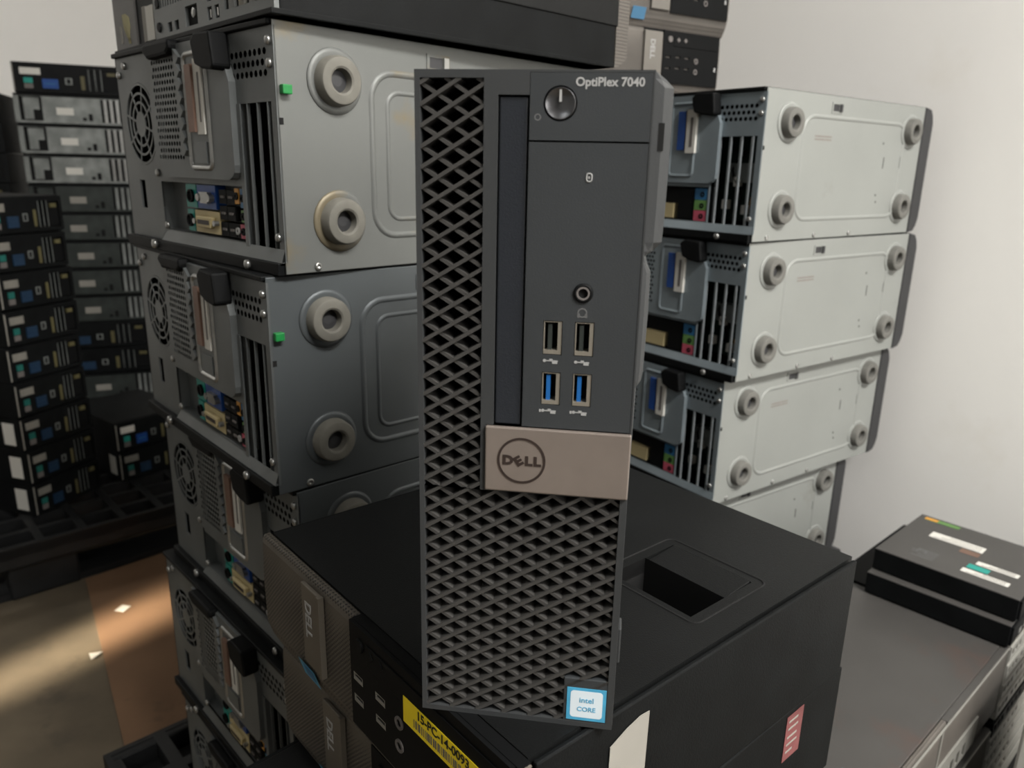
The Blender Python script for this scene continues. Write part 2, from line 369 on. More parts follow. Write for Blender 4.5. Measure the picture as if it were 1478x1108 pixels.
    for k in range(len(poly)):
        u,v=poly[k],poly[(k+1)%len(poly)]; rz.quad(FX(*u,6),FX(*v,6),FX(*v,0),FX(*u,0))
    # flat front of the raised panel around the honeycomb
    rz.quad(*[FX(*q,6) for q in ((64,85),(67.5,76.5),(76,73),(160,73),(160,186),(80,186),(64,150))])
    rz.quad(*[FX(*q,6) for q in ((160,73),(214,73),(228,92),(228,177),(218,177),(218,88),(160,88))])
    rz.quad(*[FX(*q,6) for q in ((160,177),(228,177),(228,186),(160,186))])
    honeycomb(rz,FX,160,218,88,177,5.8,6.0,2.15,6)
    ps=rz.build('supply_panel',GR,t)
    rb=MB(); ridge(rb,FX,rrect(104,146,82,176,6),2.6,1.8)
    rb.v=[(x-.006,y,z) for x,y,z in rb.v]; rb.build('bracket_bead',SILV if not pale else GR,ps,smooth=True)
    if pale:
        fbox(MB(),FX,100,116,112,168,6.2,10).build('barcode_label',PAPER,ps); fbox(MB(),FX,105,109.5,120,158,10.05,10.3).build('barcode',INKG,ps)
        fbox(MB(),FX,119,132,116,166,6.2,9).build('blue_socket',BLUE,ps)
        fbox(MB(),FX,117,119.5,116,166,6.2,8).build('copper_tag',BEIG,ps)
    else:
        fbox(MB(),FX,125,137,112,167,6.2,10).build('copper_tag',COPP,ps)
        fbox(MB(),FX,110,124,110,171,6.2,8).build('barcode_label',PAPER,ps); fbox(MB(),FX,114,117,120,160,8.1,8.3).build('barcode',INKG,ps)
        fbox(MB(),FX,112,136,86,104,6.2,7.4).build('voltage_switch',GR,ps)
        jg=MB(); pts=[(160,92)]
        for k in range(8): pts+=[(155-k%2*0,92+k*11),(149,97+k*11)]
        pts+=[(160,182)]; prism(jg,FX,pts,6,9); jg.build('wire_clip',GR,ps)
        fbox(MB(),FX,70,76,117,122,.5,2).build('green_clip',GREEN,t)
        MB().box(-.001,.006,.058,.064,.019,.133).build('slot_frame',GR,t)
    lk=MB(); prism(lk,FX,[(66,161),(70,158),(88,160),(101,164),(106,182),(98,188),(70,187)],1,17); lk.build('latch_lock',PLB,t,bev=.002)
    hd=MB(); prism(hd,FX,[(158,182),(166,177),(210,176),(222,184),(216,190),(160,190)],2,13); hd.build('carry_handle',PLB,t,bev=.003)
    # slot brackets
    nb=4 if pale else 3; wS=(sl[1]-sl[0])/nb
    for k in range(nb):
        s=sl[0]+wS*(k+.5); b_=MB(); fbox(b_,FX,s-2.2,s+1.6,19,133,-2.6,-1.6); fbox(b_,FX,s-2.8,s-2.0,19,133,-2.6,0.3)
        b_.build('slot_bracket',SLOTM if pale else GR,t)
    # port bay
    bay=MB(); s0=hol[1][0]; bay.quad(FX(s0,22,-12),FX(236,22,-12),FX(236,68,-12),FX(s0,68,-12))
    for u,v in (((s0,22),(236,22)),((236,22),(236,68)),((236,68),(s0,68)),((s0,68),(s0,22))): bay.quad(FX(*u,0),FX(*v,0),FX(*v,-12),FX(*u,-12))
    bay.build('port_bay',GR if not pale else BLK,t)
    lip=MB(); lip.quad(FX(0,10.6,3.5),FX(240,10.6,3.5),FX(232,21,0.2),FX(0,21,.2)); lip.quad(FX(0,10.6,3.5),FX(240,10.6,3.5),FX(240,10.6,0),FX(0,10.6,0)); lip.build('rear_lip',GR,t)
    def port(nm,s0,s1,t0,t1,mt,d=-4,**k): return fbox(MB(),FX,s0,s1,t0,t1,-11.9,d).build(nm,mt,t)
    if pale:
        port('audio_socket',80,101,51,66,SKY,-1); port('audio_socket',80,101,37,50.5,LIME,-1); port('audio_socket',80,101,22.5,36.5,PINK,-1)
        for t_ in (58,43,29): 
            m_=MB(); annulus(m_,FX,88,t_,1.6,3.6,-1,-.4,14); m_.build('jack_ring',PLB,t)
        port('usb_block',104,132,24,64,PLB,-3); port('video_socket',140,180,24,44,BEIG,-3)
        pc=MB(); fbox(pc,FX,6,150,24,140,-42,-40); pc.build('circuit_board',PCB,t)
        cb=MB(); pts=[(20+8*math.sin(k*.9),30+k*9,-25-5*math.cos(k*.7)) for k in range(12)]
        cb.loft([[FX(s+1.6*math.cos(a),t_,d+1.6*math.sin(a)) for a in (0,1.57,3.14,4.71)] for s,t_,d in pts]); cb.build('orange_cable',ORNG,t)
        cb=MB(); pts=[(52+9*math.sin(k*.8+2),28+k*9,-28-5*math.cos(k*.6)) for k in range(11)]
        cb.loft([[FX(s+2*math.cos(a),t_,d+2*math.sin(a)) for a in (0,1.57,3.14,4.71)] for s,t_,d in pts]); cb.build('black_cable',PLB,t)
        for s,t_ in ((30,34),(62,40),(46,70)): fbox(MB(),FX,s,s+9,t_,t_+12,-30,-22).build('connector',PAPER,t)
        fbox(MB(),FX,20,70,75,100,-39,-26).build('cooler',CHAS,t)
    else:
        pp=port('parallel_socket',117,168,24,44,BEIG,-2); d_=MB(); prism(d_,FX,[(128,29),(156,29),(159,39),(125,39)],-2,2.5); d_.build('socket_shell',BEIG,pp,bev=.001)
        fbox(MB(),FX,130,154,32,36,2.5,2.8).build('socket_slot',F_DARK,pp)
        for s in (121,163):
            m_=MB(); lathe(m_,FX,s,34,[(2.6,-2),(2.6,2.5)],10); m_.build('socket_screw',SILV,pp)
        bb=port('serial_socket',122,160,46,67,BLUE,-2)
        for s in (128,150):
            m_=MB(); lathe(m_,FX,s,56,[(3.4,-2),(3.4,3)],12); m_.build('socket_screw',SILV,bb)
        d_=MB(); prism(d_,FX,[(132,51),(146,51),(148,61),(130,61)],-2,2); d_.build('socket_shell',SILV,bb)
        for t0,t1,mt in ((46,67,TEAL),(24,44,GREEN if False else TEAL)):
            k_=port('round_socket',170 if t0<40 else 162,184,t0,t1,mt,-2); m_=MB(); lathe(m_,FX,177 if t0<40 else 172,(t0+t1)/2,[(6,-2),(6,.5),(4.6,.5),(4.4,-1)],16); m_.build('jack_ring',PLB,k_)
        for t0 in (24,38,52):
            for s0_ in (86,101):
                k_=port('usb_socket',s0_,s0_+14,t0,t0+12,PLB,-2); fbox(MB(),FX,s0_+3,s0_+10,t0+5,t0+7,-2,-1).build('tongue',INKG,k_)
        for s0_,s1_,t0,t1,mt in ((77,85,53,66,ORNG),(66,75,50,66,SKY),(66,75,38,48,LIME),(66,78,24,36,PINK),(79,85,24,36,PLB)):
            k_=port('audio_socket',s0_,s1_,t0,t1,mt,-2); m_=MB(); annulus(m_,FX,(s0_+s1_)/2,(t0+t1)/2,1.5,3.2,-2,-.6,14); m_.build('jack_ring',INKW if mt is PLB else PLB,k_)
    for s,t_ in ((240,76),(228,26),(316,170),(300,178),(222,80),(6,176),(8,30),(6,160)):
        m_=MB(); lathe(m_,FX,s,t_,[(3.6,0),(3.4,2),(2.2,2.8)],12); m_.build('screw',SILV,t,smooth=True)
    m_=MB(); lathe(m_,FX,52,5,[(4,6),(4,8.5),(2.5,9.4)],14); m_.build('screw',SILV,cv,smooth=True)
    m_=MB(); lathe(m_,FX,250,6,[(4.5,6),(4.5,9),(2.5,10)],14); m_.build('screw',SILV,cv,smooth=True)
    return t
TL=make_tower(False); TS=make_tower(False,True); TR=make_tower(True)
gL='grey tower cases stacked on their sides'; gR='pale tower cases stacked against the wall'
Ls=[((-.1831,.6115,-.088),45.5,'grey tower case under the black desktop, stained rust at its feet'),
    ((-.1993,.6075,-.279),42.3,'grey tower case second from the top of its stack'),
    ((-.1874,.6177,-.470),43.4,'grey tower case in the middle of its stack, partly behind black desktops'),
    ((-.2060,.6190,-.661),43.4,'grey tower case second from the bottom of its stack'),
    ((-.1950,.6000,-.852),43.0,'grey tower case lowest in its stack, resting on black pallet')]
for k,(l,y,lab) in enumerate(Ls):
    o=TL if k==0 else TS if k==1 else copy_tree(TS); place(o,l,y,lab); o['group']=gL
Rs=[((.3077,1.0027,-.088),37.4,'pale tower case topmost by the white wall, two desktops resting on it'),
    ((.3075,1.0095,-.279),36.1,'pale tower case second from the top by the white wall'),
    ((.2963,1.0227,-.470),35.7,'pale tower case third from the top by the white wall'),
    ((.2400,1.0150,-.661),35.0,'pale tower case fourth from the top, set back in shadow'),
    ((.2700,1.0250,-.852),36.0,'pale tower case lowest of the wall stack, hidden behind desktops')]
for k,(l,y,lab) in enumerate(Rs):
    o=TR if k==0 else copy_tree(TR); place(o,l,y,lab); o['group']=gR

# ------------------------------------------------------------------ flat desktops, front bezel on local -x
def make_desktop(label, loc, yaw, A=285, B=307, H=93.5, style='dark', latch=False, group=None, yellow=False, sticker=True, front_detail=True):
    t=thing('desktop_computer',label,'computer',loc,yaw,group)
    PF,BR,CV = {'dark':(PERF,BARM,BLK2),'taupe':(PERFL,BARL,BLK2),'grey':(PERFL,BARL,GREYC)}[style]
    a,b,h=A/1000,B/1000,H/1000
    MB().box(.022,b,.001,a-.001,0,h-(.046 if latch else .012)).build('chassis',BLK,t,bev=.0015)
    # cover with a stepped edge and, on top, a latch well
    cvm=MB()
    if latch:
        plate(cvm,FT(h),8,B+1,4,A-4,[(158,222,28,92)],0,11)
        cv=cvm.build('cover',CV,t)
        fr=MB(); ridge(fr,FT(h),rrect(153,229,21,100,6),1.0,.7); fr.build('latch_outline',HOLE,cv)
        well=MB(); z0=h-.045
        for (x0,y0),(x1,y1) in (((158,28),(192,28)),((192,28),(192,92)),((192,92),(158,92)),((158,92),(158,28))):
            well.quad((x0/1e3,y0/1e3,h),(x1/1e3,y1/1e3,h),(x1/1e3,y1/1e3,z0),(x0/1e3,y0/1e3,z0))
        well.quad((.158,.028,z0),(.192,.028,z0),(.192,.092,z0),(.158,.092,z0)); well.build('latch_well',HOLE,cv)
        fl=MB(); fl.loft([[(.1925,.029,h-.005),(.1925,.091,h-.005),(.2215,.091,h-.001),(.2215,.029,h-.001)],[(.1925,.029,h-.002),(.1925,.091,h-.002),(.2215,.091,h+.0005),(.2215,.029,h+.0005)]]); fl.build('latch_flap',CV,cv,bev=.0006)
    else:
        cv=MB().box(.008,b+.001,.004,a-.004,h-.0118,h).build('cover',CV,t,bev=.001)
    sk=MB().box(.0095,b,-.0005,.0028,.004,h-.0012); sk.box(.0095,b,a-.0028,a+.0005,.004,h-.0012); sk.build('side_skin',BLK,t,bev=.001)
    # bezel body with a bevelled lower edge
    pr=[(.023,0),(.010,.0),(.004,.012),(.0005,.024),(0,h*.6),(.001,h-.006),(.0025,h-.0005),(.0075,h-.0005),(.0078,h-.0125),(.0235,h-.0125)]
    bz=MB().loft([[(x,y,z) for x,z in pr] for y in (0,a)]).build('bezel',PF,t,bev=.001)
    MB().box(.0008,.0074,.001,.152*a/.285,h-.004,h-.0001).build('panel_top_edge',PLB if style!='grey' else GREYC,bz)
    sc=A/285
    # black media panel
    tp=style=='taupe'; s1=116 if tp else 152*sc; t0=22; mp=MB(); us=[(105,42),(105,57),(86,43),(86,58),(68,43),(68,58)] if tp else [(143,42),(143,57),(118,43),(118,58)]
    hl=[((s-5)*sc,(s+6)*sc,q-2.8,q+2.8) for s,q in us] if front_detail else []
    PM = SLVP if style=='grey' else PLB
    if style=='grey':
        plate(mp,FX,66*sc,215*sc,26,64,[(92*sc,99*sc,30,48),(106*sc,113*sc,30,48),(120*sc,127*sc,30,48),(134*sc,140*sc,34,44),(150*sc,156*sc,34,44)],2.0,3)
        mp.build('port_plate',PM,bz)
        fbox(MB(),FX,90*sc,158*sc,29,49,-.9,-.2).build('port_recess',HOLE,bz)
        rim=MB()
        for y0,y1,z0,z1 in ((0,A,H-5,H-3),(0,2.2,20,H-3),(225,230,22,H-5)): fbox(rim,FX,y0,y1,z0,z1,-1,.9)
        rim.build('light_rim',SLVP,bz)
    else:
        plate(mp,FX,4,s1,t0,H-.5,hl,1.6,4); pm=mp.build('media_panel',PM,bz)
        fbox(MB(),FX,8,s1-20,H-21,H-7,1.7,2.4).build('drive_door',PLB,pm,bev=.0004)
        for k,(s,q) in enumerate(us if front_detail else ()):
            sh=MB(); plate(sh,FX,(s-4.8)*sc,(s+5.8)*sc,q-2.6,q+2.6,[((s-4)*sc,(s+5)*sc,q-.2,q+2)],1.5,6); sh.quad(FX((s-4)*sc,q-2,-1),FX((s+5)*sc,q-2,-1),FX((s+5)*sc,q+2,-1),FX((s-4)*sc,q+2,-1)); u_=sh.build('usb_port',SLVP if not tp else PLB,pm)
            fbox(MB(),FX,(s-3.4)*sc,(s+4.4)*sc,q-1.6,q-.2,-.5,.9).build('tongue',PLB,u_)
        for q in (41,56):
            m_=MB(); lathe(m_,FX,(50 if tp else 98)*sc,q,[(4,1.6),(4,2.4),(2.4,2.4),(2.2,1.2)],18); m_.build('audio_jack',INKG,pm)
        for k,s in enumerate((104,88,74) if tp else (140,127,116)):
            m_=MB(); lathe(m_,FX,s*sc,H-12,[(4.4 if k==0 else 3.6,1.7),(4.2 if k==0 else 3.4,3.0)],20 if k==0 else 4); m_.build('front_button',PLB if style=='dark' else INKG,pm)
        fbox(MB(),FX,9,12,44,50,1.6,2.2).build('release_slot',INKW if style!='dark' else INKG,pm)
        # badge bar with the maker mark set upright when the case stands
        br=MB(); b0,b1,bt=(119,153,24) if tp else (190*sc,214*sc,31); prism(br,FX,[(b0,bt),(b1,bt),(b1,H-4),(b0,H-4)],.2,3); bar=br.build('badge_bar',BR,bz,bev=.0006)
        fbox(MB(),FX,(b1-2) if tp else b0-2.5,(b1+.5) if tp else b0+.5,bt,H-4,.2,4).build('bar_edge',BR,bar)
        text('maker_mark','DELL',12,INKW,bar,FX,138 if tp else 205*sc,H-28,3.2,rot=-90,bold=.3)
    if sticker and style!='grey':
        c0=160 if tp else 206; o=MB(); fz=lambda s,q,d:(.0045-(q-10)*.0003-d*.001,s*.001,q*.001)
        o.quad(fz(c0,9,1.2),fz(c0+24,9,1.2),fz(c0+24,24,1.2),fz(c0,24,1.2)); so=o.build('chip_sticker',INTD if tp else INTB,bz)
        o=MB(); o.quad(fz(c0+3,12,1.4),fz(c0+18,12,1.4),fz(c0+18,22,1.4),fz(c0+3,22,1.4)); o.build('sticker_centre',INTD if tp else SKY,so)
    if yellow:
        y_=fbox(MB(),FX,22,92,62,78,2.45,2.7).build('asset_label',YEL,bz); y_['label']='yellow asset label with number and barcode'
        text('asset_number','15-PC-14-0093',7.4,INKB,y_,FX,56,74,2.85,bold=.12)
        bc=MB(); s=40
        while s<82:
            wd=random.choice((.5,.8,1.2)); fbox(bc,FX,s,s+wd,64.5,69.5,2.7,2.85); s+=wd+random.choice((.5,.8,1.1))
        bc.build('barcode',INKG,y_)
    return t
gB='black desktops in the near stack'
BB=[(-.3487,(.0073,.2749),40.4,'black desktop computer with yellow asset label, under the upright machine'),
    (-.4422,(.0180,.2830),41.3,'black desktop with red side label, just below the yellow-labelled one'),
    (-.5357,(-.0050,.2650),44.5,'black desktop third from the top of the near stack'),
    (-.6292,(.0080,.2800),42.0,'black desktop fourth down in the near stack, hidden behind others'),
    (-.7227,(.0080,.2780),41.0,'black desktop fifth down in the near stack, hidden behind others')]
for k,(z,(x,y),yw,lab) in enumerate(BB):
    d=make_desktop(lab,(x,y,z),yw,group=gB,latch=(k==0),yellow=(k==0),front_detail=k<3)
    if k==0:
        pm=MB(); q=[(58,-20),(60,83),(66,86),(80,89),(87,89),(86,-20)]
        sheet=MB(); prism(sheet,FY,[(57,6),(86,6),(87,82),(80,82.5),(70,80),(58,75)],.9,1.3); o=sheet.build('paper_strip',TAPE,d); o['label']='torn grey paper strip taped to the side'
    if k==1:
        r_=fbox(MB(),FY,230,252,51,88,.7,.95).build('red_label',REDL,d); r_['label']='red printed label'
        for q in (57,63,69,76,82): fbox(MB(),FY,233,233+random.uniform(8,16),q,q+1.6,.95,1.05).build('label_print',TAPE,r_)
make_desktop('wide black desktop at the bottom of the near stack on pallet',(.0080,.2780,PT),41.5,H=129.0,group=gB,front_detail=False)
gP='desktops resting on the topmost pale tower'
make_desktop('dark desktop with taupe mesh bezel lying directly on the pale tower',(.3076,1.2627,.103),121.8,H=94,style='taupe',group=gP,sticker=False)
make_desktop('upper desktop with taupe mesh bezel and blue chip sticker',(.3150,1.2600,.197),121.0,H=94,style='taupe',group=gP)
gC='grey topped desktops in the corner stack'
C1=(.6365,.8370)
gd=make_desktop('grey topped desktop with silver port plate beside the slim machines',(*C1,-.686),132.5,A=400,B=310,H=120,style='grey',group=gC)
make_desktop('lower desktop with light rimmed bezel under the grey topped one',(.630,.829,PT),132.0,A=400,B=310,H=166,style='grey',group=gC)
o=fbox(MB(),FT(.120),30,46,366,394,.1,.4).build('chip_sticker',INTB,gd); fbox(MB(),FT(.120),30,46,390,396,.1,.45).build('sticker_edge',YELP,o)

# ------------------------------------------------------------------ desktops seen from the rear, rear panel on local -x
def make_rear(label, loc, yaw, A, B, H, style='black', group=None, bright=False):
    t=thing('desktop_computer',label,'computer',loc,yaw,group)
    a,b,h=A/1000,B/1000,H/1000; k=A/285; v=H/93
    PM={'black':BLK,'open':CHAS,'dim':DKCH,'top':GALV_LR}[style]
    MB().box(.0062 if style=='black' else .0045 if style=='top' else .0105,b,0,a,0,h).build('case_shell',BLK,t,bev=.0015)
    if style=='top':
        MB().box(.004,b+.002,-.0015,a+.001,.040,h+.001).build('cover',BLK2,t,bev=.001)
        MB().box(-.003,b,-.001,a,-.0,.004).build('base_lip',BLK,t,bev=.0006)
        hl=[(12,84,12,80)]+[(x,x+9,y,y+10) for x in (94,108) for y in (8,22)]+[(138,164,8,24),(180,190,8,16),(196,206,8,16)]+[(x,x+3,30,46) for x in range(128,232,6)]
        plate(MB(),FX,0,238,4,H-3,hl,0,4).build('rear_panel',PM,t); fbox(MB(),FX,4,234,6,H-5,-3.6,-3).build('rear_dark',HOLE,t)
        for x in (18,36,54,72):
            o=MB(); fbox(o,FX,x-7,x+5,12,80,-2,-.5); fbox(o,FX,x-8,x-6.5,12,80,-2,.8); o.build('slot_bracket',GALV_L,t)
        for x in (94,108):
            for y in (8,22): fbox(MB(),FX,x+3,x+5,y+2,y+8,-3,-.6).build('tongue',SILV,t)
        m_=MB(); lathe(m_,FX,148,18,[(4,-3),(4,-.5),(2,.2)],10); m_.build('socket_pin',SILV,t)
        for y in (14,34,54):
            m_=MB(); lathe(m_,FX,226,y,[(4.5,0),(4,1.5)],12); m_.build('grommet',PLB,t)
        fbox(MB(),FX,239,289,4,H-3,-12,-2).build('drive_cage',BLK,t)
        wl=fbox(MB(),FX,243,262,6,36,-2,-.6).build('white_label',PAPER,t); fbox(MB(),FX,262.5,272,6,37,-2,-.8).build('grey_label',TAPE,t)
        fbox(MB(),FX,290,A,4,H-3,-3,0).build('supply_cover',GREYC,t)
        o=MB(); prism(o,FX,[(306,8),(312,8),(305,24),(307,32),(316,36),(326,36),(324,24),(316,14)],.1,.4); o.build('yellow_note',YELP,t)
        fbox(MB(),FX,330,336,10,26,.1,.4).build('white_label',TAPE,t)
        bp=MB(); prism(bp,lambda s,q,d:(s/1e3,d/1e3,q/1e3),[(B+1,0),(B+8,2),(B+20,10),(B+22,H-6),(B+16,H),(B+1,H)],0,A); bp.build('front_bezel',PERFL,t)
    elif style=='black':
        hl=[(12*k,58*k,12*v,78*v),(64*k,74*k,14*v,80*v),(80*k,90*k,14*v,80*v)]
        plate(MB(),FX,0,A,3,H-2,hl,0,6).build('rear_panel',PM,t)
        o=MB(); fbox(o,FX,15*k,55*k,15*v,60*v,-5,-2); o.build('power_inlet',PLB,t); fbox(MB(),FX,22*k,44*k,62*v,72*v,-5,.5).build('inlet_tag',DYEL,t)
        for s in (60,76,92): fbox(MB(),FX,(s-.8)*k,(s+.8)*k,14*v,80*v,-2,1).build('slot_bracket',CHAS,t)
        fbox(MB(),FX,104*k,114*k,16*v,58*v,.1,1).build('yellow_socket',DYEL,t)
        o=MB(); plate(o,FX,136*k,154*k,30*v,50*v,[(140*k,150*k,33*v,47*v)],1.5,2); o.build('network_socket',CHAS,t)
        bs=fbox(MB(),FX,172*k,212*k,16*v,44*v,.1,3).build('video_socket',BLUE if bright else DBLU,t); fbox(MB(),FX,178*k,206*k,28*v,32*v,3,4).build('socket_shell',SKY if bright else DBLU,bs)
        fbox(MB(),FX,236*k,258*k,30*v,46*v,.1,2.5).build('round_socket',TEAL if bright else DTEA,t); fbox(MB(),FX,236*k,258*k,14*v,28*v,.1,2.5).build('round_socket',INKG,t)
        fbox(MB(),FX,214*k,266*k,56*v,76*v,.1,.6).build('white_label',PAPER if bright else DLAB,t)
        fbox(MB(),FX,A-4,A-1,6,H-6,.1,1.2).build('edge_strip',TAPE,t)
        
        if loc[2]<PA+.22 and not bright:
            sd=MB(); fs=lambda s,q,d:(s/1e3,a+d/1e3,q/1e3); fbox(sd,fs,22,60,14,H-16,.1,.5); sd.build('side_sticker',PAPER,t)
    else:
        hl=[(12*k,64*k,10*v,82*v),(215*k,272*k,10*v,84*v)]
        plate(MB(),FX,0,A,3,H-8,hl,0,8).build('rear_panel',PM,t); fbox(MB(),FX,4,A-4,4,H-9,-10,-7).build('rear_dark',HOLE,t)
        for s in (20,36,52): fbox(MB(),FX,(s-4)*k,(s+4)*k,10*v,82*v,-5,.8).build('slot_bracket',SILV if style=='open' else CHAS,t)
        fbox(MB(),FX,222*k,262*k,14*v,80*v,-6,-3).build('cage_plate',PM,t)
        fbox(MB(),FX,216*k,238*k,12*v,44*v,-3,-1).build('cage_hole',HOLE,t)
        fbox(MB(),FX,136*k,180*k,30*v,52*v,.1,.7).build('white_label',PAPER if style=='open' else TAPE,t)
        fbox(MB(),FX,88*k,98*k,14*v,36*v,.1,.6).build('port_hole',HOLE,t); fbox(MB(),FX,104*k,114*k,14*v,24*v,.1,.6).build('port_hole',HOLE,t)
        fbox(MB(),FX,120*k,196*k,8*v,13*v,.1,2).build('edge_fold',PM,t)
        fbox(MB(),FX,2,A-2,H-7,H-1,-9,4).build('cover_lip',BLK,t)
    return t
make_rear('black desktop on top of the grey tower stack, yellow note on its rear',(-.178,.603,.104),43.5,352,384,100,'top')
def col(n, z0, hh, near, yaw, A, B, styles, labels, group):
    v=Vector((math.cos(R(yaw)),math.sin(R(yaw)),0))
    for i in range(n):
        jx=random.uniform(-.008,.008); e=Vector((near[0],near[1],0))+v*(A/1000+jx)
        make_rear(labels[i],(e.x,e.y,z0+i*hh),yaw+90+random.uniform(-1.2,1.2),A,B,hh*1000-1.0,styles[i],group,bright='bright white' in labels[i] or (n==12 and i==11))
ordn=['lowest','second from the pallet','third from the pallet','fourth from the pallet','fifth from the pallet','sixth from the pallet','seventh from the pallet','eighth from the pallet','ninth from the pallet','tenth from the pallet','eleventh from the pallet','twelfth from the pallet']
col(9,PA,.0875,(-1.195,1.75),72,205,300,['black']*9,['black desktop with white rear label, %s of the dark rear stack'%(ordn[i] if i<8 else 'topmost') for i in range(9)],'black desktops in the dark rear stack')
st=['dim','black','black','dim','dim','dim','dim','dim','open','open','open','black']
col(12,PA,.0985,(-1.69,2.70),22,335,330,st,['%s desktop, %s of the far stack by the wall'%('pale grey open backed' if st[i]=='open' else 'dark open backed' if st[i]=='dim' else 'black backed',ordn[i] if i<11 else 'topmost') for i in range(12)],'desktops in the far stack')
col(11,PA,.0985,(-2.045,2.556),22,335,330,['black']*11,['black desktop, %s of the far dark stack beside the pale grey ones'%(ordn[i] if i<10 else 'topmost') for i in range(11)],'desktops in the far dark stack')
col(2,PA,.0875,(-1.09,1.985),52,215,280,['black']*2,['black desktop lower of the short pair beside the dark rear stack','black desktop with bright white label, upper of the short pair on pallet'],'short pair of black desktops')

# ------------------------------------------------------------------ slim silver machines and the two mini computers
V427=Vector((math.cos(R(42.7)),math.sin(R(42.7)),0))
SB=.25
for i in range(10):
    jit=random.uniform(-.004,.004)
    lab=('slim silver fronted machine %s of the thin stack by the wall'%(['lowest','second up','third up','fourth up','fifth up','sixth up','fourth down','third down','second down','topmost'][i])) if i!=5 else 'slim black fronted machine between silver ones in the thin stack'
    t=thing('slim_computer',lab,'computer',(C1[0]+.004+jit*.7,C1[1]+.002+jit*.7,PT+i*.0286),42.7,'slim machines in the thin stack')
    MB().box(.001,SB,.008,.23,0,.0276).build('case_body',BLK,t,bev=.001)
    dark=(i==5)
    hl=[(5+q*15,15+q*15,7,17) for q in range(3)]+[(58+q*18,68+q*18,8,17) for q in range(4)]+[(140,230,11,14)]
    plate(MB(),FY,0,SB*1000,1.5,22,hl,0,8).build('front_panel',PLB if dark else SLMF,t)
    fbox(MB(),FY,3,SB*1000-3,4,20,-6,-4).build('front_dark',HOLE,t)
    MB().box(0,SB,.002,.009,.0235,.0268).build('front_ledge',PLB if dark else TAPE,t)
def mini(label, loc, yaw, stickers):
    t=thing('mini_computer',label,'computer',loc,yaw,'mini computers on the thin stack')
    MB().box(0,.170,.002,.179,.001,.0296).build('case_body',BLK,t,bev=.0008); MB().box(0,.170,.002,.179,.0297,.0312).build('lit_top',GREYC,t,bev=.0008)  # black case; top sheet coloured lighter for the light falling on it
    MB().box(.003,.167,-.001,.003,.003,.029).build('front_panel',PLB,t,bev=.001)
    for s in (30,52): fbox(MB(),FY,s,s+13,10,16,1,1.6).build('usb_port',SILV,t)
    fbox(MB(),FY,100,150,8,20,1,1.5).build('vent_panel',SLMF,t)
    for x,y in ((.015,.015),(.150,.015),(.015,.16),(.150,.16)): MB().box(x-.006,x+.006,y-.006,y+.006,-.0001,.001).build('rubber_foot',PLB,t)
    if stickers:
        f=FT(.0312)
        for nm,s0,s1,t0,t1,mt in (('green_sticker',153,164,122,170,LIME),('white_sticker',98,118,74,144,PAPER),('white_sticker',58,70,20,70,PAPER),('white_sticker',24,36,22,78,PAPER),('teal_sticker',40,54,50,76,TEAL),('red_sticker',80,94,74,98,COPP)):
            o=fbox(MB(),f,s0,s1,t0,t1,.05,.3).build(nm,mt,t)
            if mt is PAPER:
                for q in range(3): fbox(MB(),f,s0+2+q*(s1-s0)/3.4,s0+3.2+q*(s1-s0)/3.4,t0+4,t1-6-9*q,.3,.4).build('label_print',INKG,o)
        fbox(MB(),f,154,163,152,170,.3,.4).build('orange_sticker',ORNG,t)
        for q in range(5):
            o=MB(); s=22+q*6; fbox(o,f,s,s+2,112,112+random.uniform(12,34),.05,.2); o.build('printed_line',INKM,t)
        m_=MB(); annulus(m_,f,40,132,5,7,.05,.2,16); m_.build('printed_mark',INKM,t)
    return t
mini('black mini computer with paper stickers, upper of the pair',(.635,.8333,-.5326),42.7,True)
mini('black mini computer beneath the stickered one on the thin stack',(.6265,.8262,-.5648),43.5,False)
# white carton at the foot of the corner stack
t=thing('carton','plain white carton standing in front of the slim machines','box',(.5700,.7050,PT),0)
e=(.57,.705); t.rotation_euler=(0,0,R(-47))
MB().box(0,.30,0,.24,0,.317).build('box_body',CART,t,bev=.003)
MB().box(.002,.298,.118,.122,.317,.3176).build('flap_seam',TAPE,t)

# ------------------------------------------------------------------ the upright machine in the foreground
SF=thing('desktop_tower','upright charcoal slim desktop tower with lattice grille and silver badge','computer',(-.0404,.3148,-.2552),-7.98)
SH=291
MB().box(.0015,.0905,.022,.292,.0005,.2895).build('chassis',BLK,SF,bev=.001)
bz=MB()
plate(bz,FY,0,92,0,SH,[(2.2,27.5,118,288),(2.2,89,2.6,118),(29.7,91.3,118.5,148.6),(33,45.2,148.6,282),(45.2,91.3,148.6,SH-.9)],0,20)
bez=bz.build('bezel',F_FRAME,SF,bev=.0005)
# back plate behind the grille
fbox(MB(),FY,1,91,1,SH-1,-21,-20).build('grille_backing',HOLE,bez)
